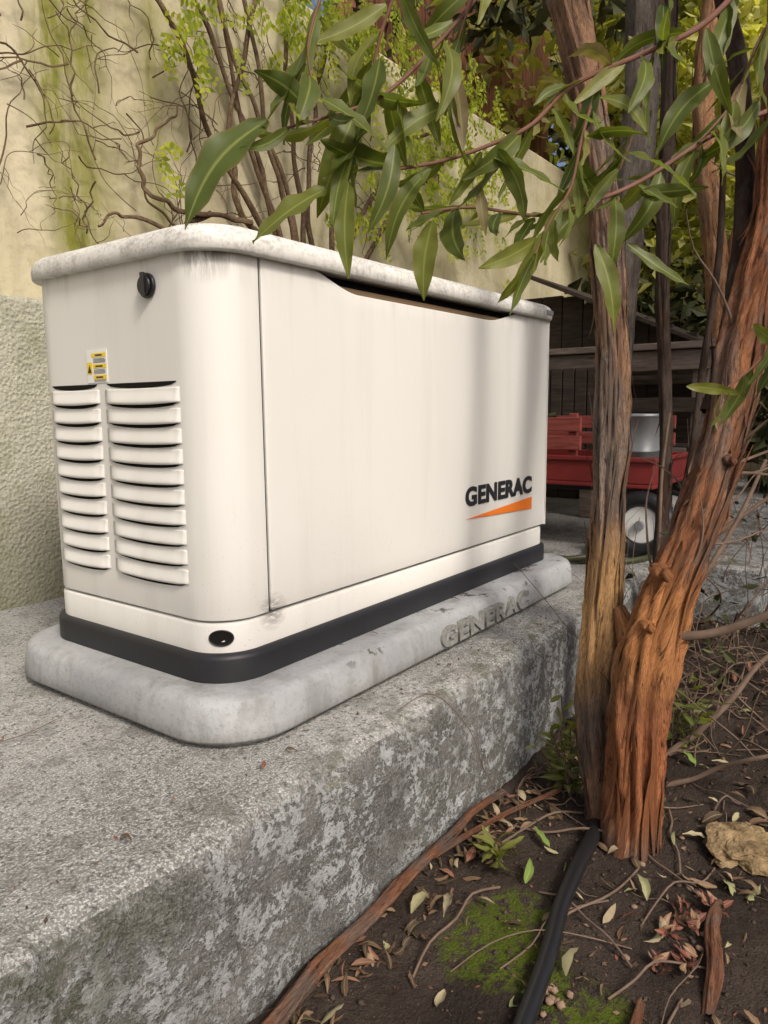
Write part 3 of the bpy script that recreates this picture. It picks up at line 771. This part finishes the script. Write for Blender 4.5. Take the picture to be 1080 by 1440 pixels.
for (p0,p1,r) in [((.56,1.75,-.1),(.95,1.9,.38),.009),((.60,1.9,-.15),(.80,1.95,.45),.007),((.62,1.6,-.16),(1.0,1.7,.05),.008),((.70,2.2,-.05),(1.25,2.3,.3),.010),((.58,1.5,-.20),(.80,1.35,-.12),.006),((.66,1.8,-.1),(.70,1.9,.5),.006)]:
    A_=V(*p0);B_=V(*p1); A_.z=min(A_.z,slab_or_ground(A_)); pts=[]
    for k in range(6):
        c=A_.lerp(B_,k/5); pts.append((c.x+.02*nz(k,r*900,1),c.y+.02*nz(k,r*900,4),c.z+.02*nz(k,r*900,9),r*(1-.5*k/5)))
    a.tube(pts,seg=8,sub=5,rough=.2)
a.make('twigs',twig_mat,TH)
a=Acc()
for _ in range(420):
    x=rnd(.55,1.6);q=rnd(1.7,3.2); b=V(x,q,0)
    if b.y>.63: continue
    chip(a,(b.x,b.y,gz(b.x,b.y)+rnd(.02,.5)*random.random()),rnd(.03,.06),random.random(),.35)
a.make('dry_leaves',leaf_dk,TH,False)

# ------------------------------------------------------------------ soil debris
LL=empty('leaf_litter')
a=Acc()
onground=gz
def drop(n,xr,yr,sz,vals=None):
    for _ in range(n):
        x=rnd(*xr); y=rnd(*yr)
        if y>.60: y=.60
        an=rnd(0,6.28); L=rnd(*sz); z=onground(x,y)+.003+rnd(0,.005)
        b=Vector((x,y,z)); t=b+Vector((math.cos(an)*L,math.sin(an)*L,rnd(-.004,.014)))
        if t.y>.62: continue
        v=random.random()**1.3 if vals is None else rnd(*vals)
        leaf(a,b,t,L*rnd(.18,.4),v,rnd(-.15,.25),5,Vector((-math.sin(an),math.cos(an),rnd(-.6,.6))),rnd(-.6,.8))
drop(330,(.45,2.6),(-.1,.6),(.010,.034))
drop(340,(1.15,2.8),(-.2,.58),(.018,.05))
drop(190,(.55,1.5),(.53,.60),(.012,.04))
drop(30,(.6,1.4),(.1,.6),(.02,.05),(.9,.97))
for (x,y,an,L,wd,v) in [(.905,.548,3.6,.072,.016,.93),(1.30,.245,2.2,.05,.014,.93),(1.0,.46,.3,.05,.014,1),(1.12,.47,1.0,.05,.014,1),(1.55,.33,.9,.05,.02,1),(1.04,.53,1.9,.045,.012,1)]:
    b=Vector((x,y,onground(x,y)+.010)); leaf(a,b,b+Vector((math.cos(an)*L,math.sin(an)*L,.012)),wd,v,.08,10,Vector((-math.sin(an),math.cos(an),.2)),.3)
a.make('fallen_leaves',litter_mat,LL)
a=Acc()
for _ in range(2600):
    x=rnd(.4,2.4);y=rnd(-.05,.6); chip(a,(x,y,onground(x,y)+.002),rnd(.003,.012),random.random()*.85,.5)
a.make('crumbs',litter_mat,LL,False)
a=Acc()
for (x,y,z) in [(.66,.70,.006),(.50,1.1,.006),(.36,1.25,.006),(.72,.715,.006),(.30,.8,.006),(1.15,.70,.006),(.58,1.45,.006),(1.35,.79,.080),(1.4,.80,.080),(1.05,.79,.080),(.45,.72,.006),(.62,1.62,.006),(.7,1.66,.006),(.55,1.6,.006),(.66,1.74,.006),(.74,1.78,.006),(.60,1.77,.006),(.80,1.72,.006)]:
    an=rnd(0,6.28); L=rnd(.010,.022); b=Vector((x,y,z)); leaf(a,b,b+Vector((math.cos(an)*L,math.sin(an)*L,.002)),L*.3,rnd(.1,.8),.1,5,Vector((-math.sin(an),math.cos(an),.3)),.4)
for _ in range(160):
    x=rnd(.2,1.6); y=rnd(.66,.74) if random.random()<.5 else rnd(.66,1.8)
    if x>.62 and y>.735: continue
    chip(a,(x,y,.003),rnd(.003,.009),random.random()*.8,.5)
a.make('blown_leaves',litter_mat,LL)
a=Acc(); a.tube([(.20,1.02,.004,.0012),(.30,1.06,.006,.0012),(.42,1.10,.004,.001),(.52,1.08,.006,.0008),(.60,1.10,.004,.0005)],seg=5,sub=5)
a.tube([(.22,.78,.004,.002),(.27,.80,.006,.0018),(.31,.80,.005,.001)],seg=5,sub=3)
a.tube([(.93,.66,.006,.0009),(.99,.63,.02,.0009),(1.06,.60,-.06,.0009),(1.10,.585,-.16,.0009),(1.16,.57,-.22,.0009)],seg=5,sub=5)
a.make('blown_twigs',twig_mat,LL)
pb=empty('pebbles'); a=Acc(); a2=Acc()
def blob(acc,c,r,sc=(1,1,.7),seed=0,n=8,amp=.25):
    vs=[];fs=[]
    for j in range(n+1):
        th=math.pi*j/n
        for i in range(n*2):
            ph=math.pi*i/n; d=Vector((math.sin(th)*math.cos(ph),math.sin(th)*math.sin(ph),math.cos(th)))
            k=r*(1+amp*nz(d.x+seed,d.y,d.z,1.6)); vs.append(Vector(c)+Vector((d.x*sc[0],d.y*sc[1],d.z*sc[2]))*k)
    m=2*n
    for j in range(n):
        for i in range(m): fs.append((j*m+i,(j+1)*m+i,(j+1)*m+(i+1)%m,j*m+(i+1)%m))
    acc.add(vs,fs)
for _ in range(300):
    x=rnd(.5,1.8);y=rnd(.05,.6); blob(a,(x,y,onground(x,y)+.001),rnd(.0015,.0055),seed=rnd(0,90),n=4,amp=.5)
for _ in range(12):
    x=random.gauss(1.14,.10);y=random.gauss(.26,.05); blob(a2,(x,y,onground(x,y)+.003),rnd(.004,.006),(1,1.2,.7),rnd(0,90),6,.3)
for _ in range(12):
    x=random.gauss(.80,.02);y=random.gauss(.33,.012); blob(a2,(x,y,onground(x,y)+.006),rnd(.004,.007),(1,1,.8),rnd(0,90),6,.4)
a.make('soil_crumbs',plain('stone',(.065,.048,.037),.95,.1,0,.5,60),pb); a2.make('seed_pods',plain('pale_husk',(.24,.16,.11),.8,.2,0,.4,80),pb)
rk=empty('rock'); a=Acc()
blob(a,(1.318,.200,-.264),.056,(1.15,1.0,.32),4.3,20,.55)
rm=M('sandstone'); o=rm.coord(); n_=rm.noise(30,5,.75,o); rm.set(rm.mix(rm.ramp(n_,[(.35,0.0),(.65,1.0)]),(.13,.09,.045),(.36,.26,.14)),.9,.15); rm.bump(n_,1,.01)
a.make('stone',rm.m,rk,False)
rt=empty('fallen_branch'); a=Acc()
rp=[(.40,.560,-.262,.009),(.50,.583,-.255,.0105),(.582,.590,-.250,.010),(.68,.602,-.248,.010),(.784,.600,-.244,.009),(.89,.606,-.240,.0085),(.999,.603,-.236,.0075),(1.10,.608,-.235,.006),(1.2,.60,-.242,.005)]
a.tube(rp,seg=24,sub=14,rough=.25,flut=.45,seed=8); strips(a,rp,60,.004,(.05,.15),.008)
rp2=[(.95,.604,-.243,.006),(1.05,.58,-.24,.005),(1.15,.56,-.245,.0045),(1.28,.52,-.25,.004)]; a.tube(rp2,seg=10,sub=6,rough=.15)
rp3=[(1.13,.195,-.266,.008),(1.06,.19,-.262,.010),(.98,.17,-.264,.009),(.90,.16,-.270,.006)]; a.tube(rp3,seg=18,sub=8,rough=.25,flut=.45)
rp4=[(.87,.235,-.266,.005),(.80,.225,-.262,.007),(.7,.22,-.266,.006)]; a.tube(rp4,seg=18,sub=8,rough=.25,flut=.45)
a.make('peeling_branch',branch_mat,rt)
hs=empty('irrigation_hose'); a=Acc()
a.tube([(.45,.30,-.258,.0125),(.60,.318,-.256,.0125),(.760,.342,-.254,.0125),(.87,.362,-.252,.0125),(.966,.385,-.253,.0125),(1.08,.402,-.254,.0125),(1.17,.412,-.255,.0125),(1.223,.425,-.262,.0125),(1.28,.45,-.285,.0125)],seg=18,sub=8)
a.make('hose',rubber,hs)
def weed(name,c,n,h,val=(.3,.8),spread=.06):
    e=empty(name); a=Acc(); st=Acc()
    for i in range(n):
        an=rnd(0,6.28); d=Vector((math.cos(an)*rnd(.1,.6),math.sin(an)*rnd(.1,.6),1)).normalized(); L=h*rnd(.5,1)
        c0=Vector(c)+Vector((rnd(-1,1),rnd(-1,1),0))*spread*.3; pts=[(*(c0+d*L*k/4),.0013) for k in range(5)]; st.tube(pts,seg=5,sub=2)
        for k in range(7):
            p=c0+d*L*(.15+.85*k/6); a2=rnd(0,6.28); dd=Vector((math.cos(a2),math.sin(a2),rnd(-.1,.7))).normalized(); l=rnd(.03,.055)
            t=p+dd*l
            if t.y>.615: t.y=.615
            leaf(a,p,t,l*.28,rnd(*val),rnd(-.1,.2),6,None,.2)
    st.make('stems',twig_mat,e); a.make('leaves',leaf_fg,e)
weed('weed_plant',(1.30,.51,-.265),13,.20,(.5,.97)); weed('weed_plant.001',(1.62,.38,-.255),7,.16,(.2,.7)); weed('weed_plant.002',(1.02,.50,-.262),3,.04,(.6,.9))
weed('weed_plant.003',(1.75,.50,-.25),6,.2,(.1,.7)); weed('weed_plant.004',(1.26,.36,-.262),4,.06,(.3,.9))
e=empty('red_succulent'); a=Acc()
for (cx,cy) in [(1.05,.215),(1.09,.235),(1.02,.245),(.98,.205),(1.12,.20),(.95,.235)]:
    cz=onground(cx,cy)
    for k in range(12):
        an=rnd(0,6.28); dd=Vector((math.cos(an),math.sin(an),rnd(.1,.8))).normalized(); l=rnd(.016,.030); p=Vector((cx+rnd(-.012,.012),cy+rnd(-.012,.012),cz+.003+rnd(0,.012)))
        leaf(a,p,p+dd*l,l*.36,random.random(),.12,6,None,.4)
a.make('rosettes',succ_mat,e)

# ------------------------------------------------------------------ wagon
W=empty('garden_wagon')
wx0,wx1,wy0,wy1=2.42,2.86,.69,1.55
box('bed_floor',wx0,wx1,wy0,wy1,.225,.24,red_metal,W,.004)
box('bed_side_left',wx0,wx0+.012,wy0,wy1,.24,.325,red_metal,W,.004)
box('bed_side_right',wx1-.012,wx1,wy0,wy1,.24,.325,red_metal,W,.004)
box('bed_front',wx0+.012,wx1-.012,wy0,wy0+.012,.24,.325,red_metal,W,.004)
box('bed_rear',wx0+.012,wx1-.012,wy1-.012,wy1,.24,.325,red_metal,W,.004)
box('bed_lip',wx0-.010,wx0-.0005,wy0-.01,wy1+.01,.313,.330,red_metal,W,.004)
box('bed_lip_front',wx0,wx1,wy0-.012,wy0-.0005,.313,.330,red_metal,W,.004)
for i in range(2):
    box('slat_%d'%i,wx0-.002,wx0+.013,.94,wy1,.348+i*.064,.397+i*.064,wood_red,W,.003)
    box('slat_far_%d'%i,wx1-.015,wx1,wy0+.05,wy1,.348+i*.064,.397+i*.064,wood_red,W,.003)
for y in (.96,1.25,1.48): box('stake',wx0+.014,wx0+.032,y,y+.03,.25,.475,wood_red,W,.003)
for y in (.76,1.25,1.48): box('stake_far',wx1-.034,wx1-.016,y,y+.03,.25,.475,wood_red,W,.003)
box('axle_1',wx0-.02,wx1+.02,.74,.76,.103,.121,rubber,W); box('axle_2',wx0-.02,wx1+.02,1.38,1.40,.103,.121,rubber,W)
box('undercarriage',2.60,2.68,.72,1.42,.190,.224,rubber,W)
for y in (.745,1.385):
    for x in (wx0+.03,wx1-.05): box('axle_bracket',x,x+.02,y-.012,y+.022,.121,.224,rubber,W)
a=Acc(); a.tube([(2.64,.70,.20,.008),(2.60,.60,.17,.008),(2.52,.56,.10,.008),(2.40,.58,.06,.008)],seg=8,sub=5); a.make('pull_handle',rubber,W)
for j,(x,y) in enumerate([(wx0-.045,.715),(wx0-.045,1.39),(wx1+.01,.75),(wx1+.01,1.39)]):
    n=32; ty=Acc(); ring=[(x+.0175,y+.086*math.cos(2*math.pi*i/n),.112+.086*math.sin(2*math.pi*i/n),.026) for i in range(n+1)]
    ty.tube(ring,seg=12,sub=1); ty.make('tyre_%d'%j,rubber,W)
    cyl('wheel_disc_%d'%j,(x+.026,y,.112),(-1,0,0),.062,.018,white,W,28,.004)
    cyl('hub_%d'%j,(x+.007,y,.112),(-1,0,0),.016,.014,galv,W,16,.003)
bk=empty('metal_bucket')
loft('bucket_body',2.50,2.74,.72,.93,.05,[(.025,.242),(.012,.34),(.008,.342),(.010,.346),(.0,.46),(-.006,.462),(-.006,.470),(.004,.470),(.03,.25)],galv,bk,True,False,8)
a=Acc(); a.tube([(2.47,1.05,.47,.009),(2.44,1.15,.44,.009),(2.38,1.19,.33,.009),(2.33,1.16,.18,.009),(2.25,1.05,.03,.009),(2.2,.85,.012,.009),(2.3,.7,.012,.009),(2.6,.66,.012,.009)],seg=10,sub=8)
a.tube([(2.15,1.3,.012,.008),(2.12,1.0,.012,.008),(2.22,.8,.03,.008),(2.45,.9,.012,.008),(2.7,.64,.012,.008),(3.2,.7,.012,.008)],seg=10,sub=8)
gh=empty('garden_hose'); a.make('hose',plain('hose_green',(.05,.055,.02),.4,.5,0,.3),gh)
TB=empty('wooden_table')
for i in range(4): box('top_plank_%d'%i,3.08+i*.135,3.20+i*.135,.60,1.75,.722+rnd(0,.002),.750,wood_old,TB,.004)
box('apron',3.11,3.135,.66,1.7,.64,.720,wood_old,TB); box('apron_back',3.52,3.545,.66,1.7,.64,.720,wood_old,TB)
for j,(x,y) in enumerate([(3.14,.70),(3.14,1.62),(3.45,.70),(3.45,1.62),(3.14,1.16)]): box('leg_%d'%j,x,x+.06,y,y+.06,0,.72,wood_old,TB,.004)
box('shelf',3.12,3.52,.77,1.61,.30,.325,wood_old,TB)
box('lower_rail',3.105,3.13,.70,1.68,.47,.53,wood_dark,TB)
for i in range(5): box('back_slat_%d'%i,3.02,3.045,1.10+i*.055,1.15+i*.055,.30,.66,wood_dark,TB)
lt=empty('timber_shed')
for i in range(9): box('wall_board_%d'%i,3.75+i*.002,3.775+i*.002,.78+i*.115,.89+i*.115,0,.80+.045*i if i<7 else 1.08,wood_dark,lt,.003)
box('post_1',3.70,3.745,.74,.80,0,.86,wood_old,lt); box('post_2',3.70,3.745,1.25,1.31,0,1.0,wood_dark,lt)
box('roof_board',3.62,4.6,.70,1.80,.955,.975,wood_dark,lt,.003,Matrix.Rotation(math.radians(24),3,'X'))
box('rail',3.66,3.69,.45,1.30,.60,.66,wood_old,lt)

# ------------------------------------------------------------------ camera / light
cam=bpy.data.cameras.new('camera'); co=bpy.data.objects.new('camera',cam); COL.objects.link(co)
p=math.radians(8.17); r=.0097
Z=Vector((0,0,1))
F=fw*math.cos(p)-Z*math.sin(p); U=fw*math.sin(p)+Z*math.cos(p)
cR=right_*math.cos(r)-U*math.sin(r); cU=right_*math.sin(r)+U*math.cos(r)
mt=Matrix((cR,cU,-F)).transposed().to_4x4(); mt.translation=Vector((0,0,.5)); co.matrix_world=mt
cam.sensor_fit='VERTICAL'; cam.sensor_height=24; cam.lens=24*1021/1440; cam.clip_start=.02; cam.clip_end=300
S.camera=co
sd=Vector((-.30,-.72,.72)).normalized()
sun=bpy.data.lights.new('sun','SUN'); so=bpy.data.objects.new('sun',sun); COL.objects.link(so)
sun.energy=2.3; sun.angle=math.radians(12); sun.color=(1,.945,.87)
so.rotation_euler=sd.to_track_quat('Z','Y').to_euler(); so.location=(-2,-3,5)
W_=bpy.data.worlds.new('World'); S.world=W_; W_.use_nodes=True; nt=W_.node_tree
sk=nt.nodes.new('ShaderNodeTexSky'); sk.sky_type='NISHITA'; sk.sun_disc=False
sk.sun_elevation=math.asin(sd.z); sk.sun_rotation=math.atan2(sd.x,sd.y); sk.dust_density=6; sk.air_density=.7
bgn=nt.nodes['Background']; nt.links.new(sk.outputs[0],bgn.inputs[0]); bgn.inputs[1].default_value=.15
S.view_settings.view_transform='Standard'; S.view_settings.look='None'; S.view_settings.exposure=0
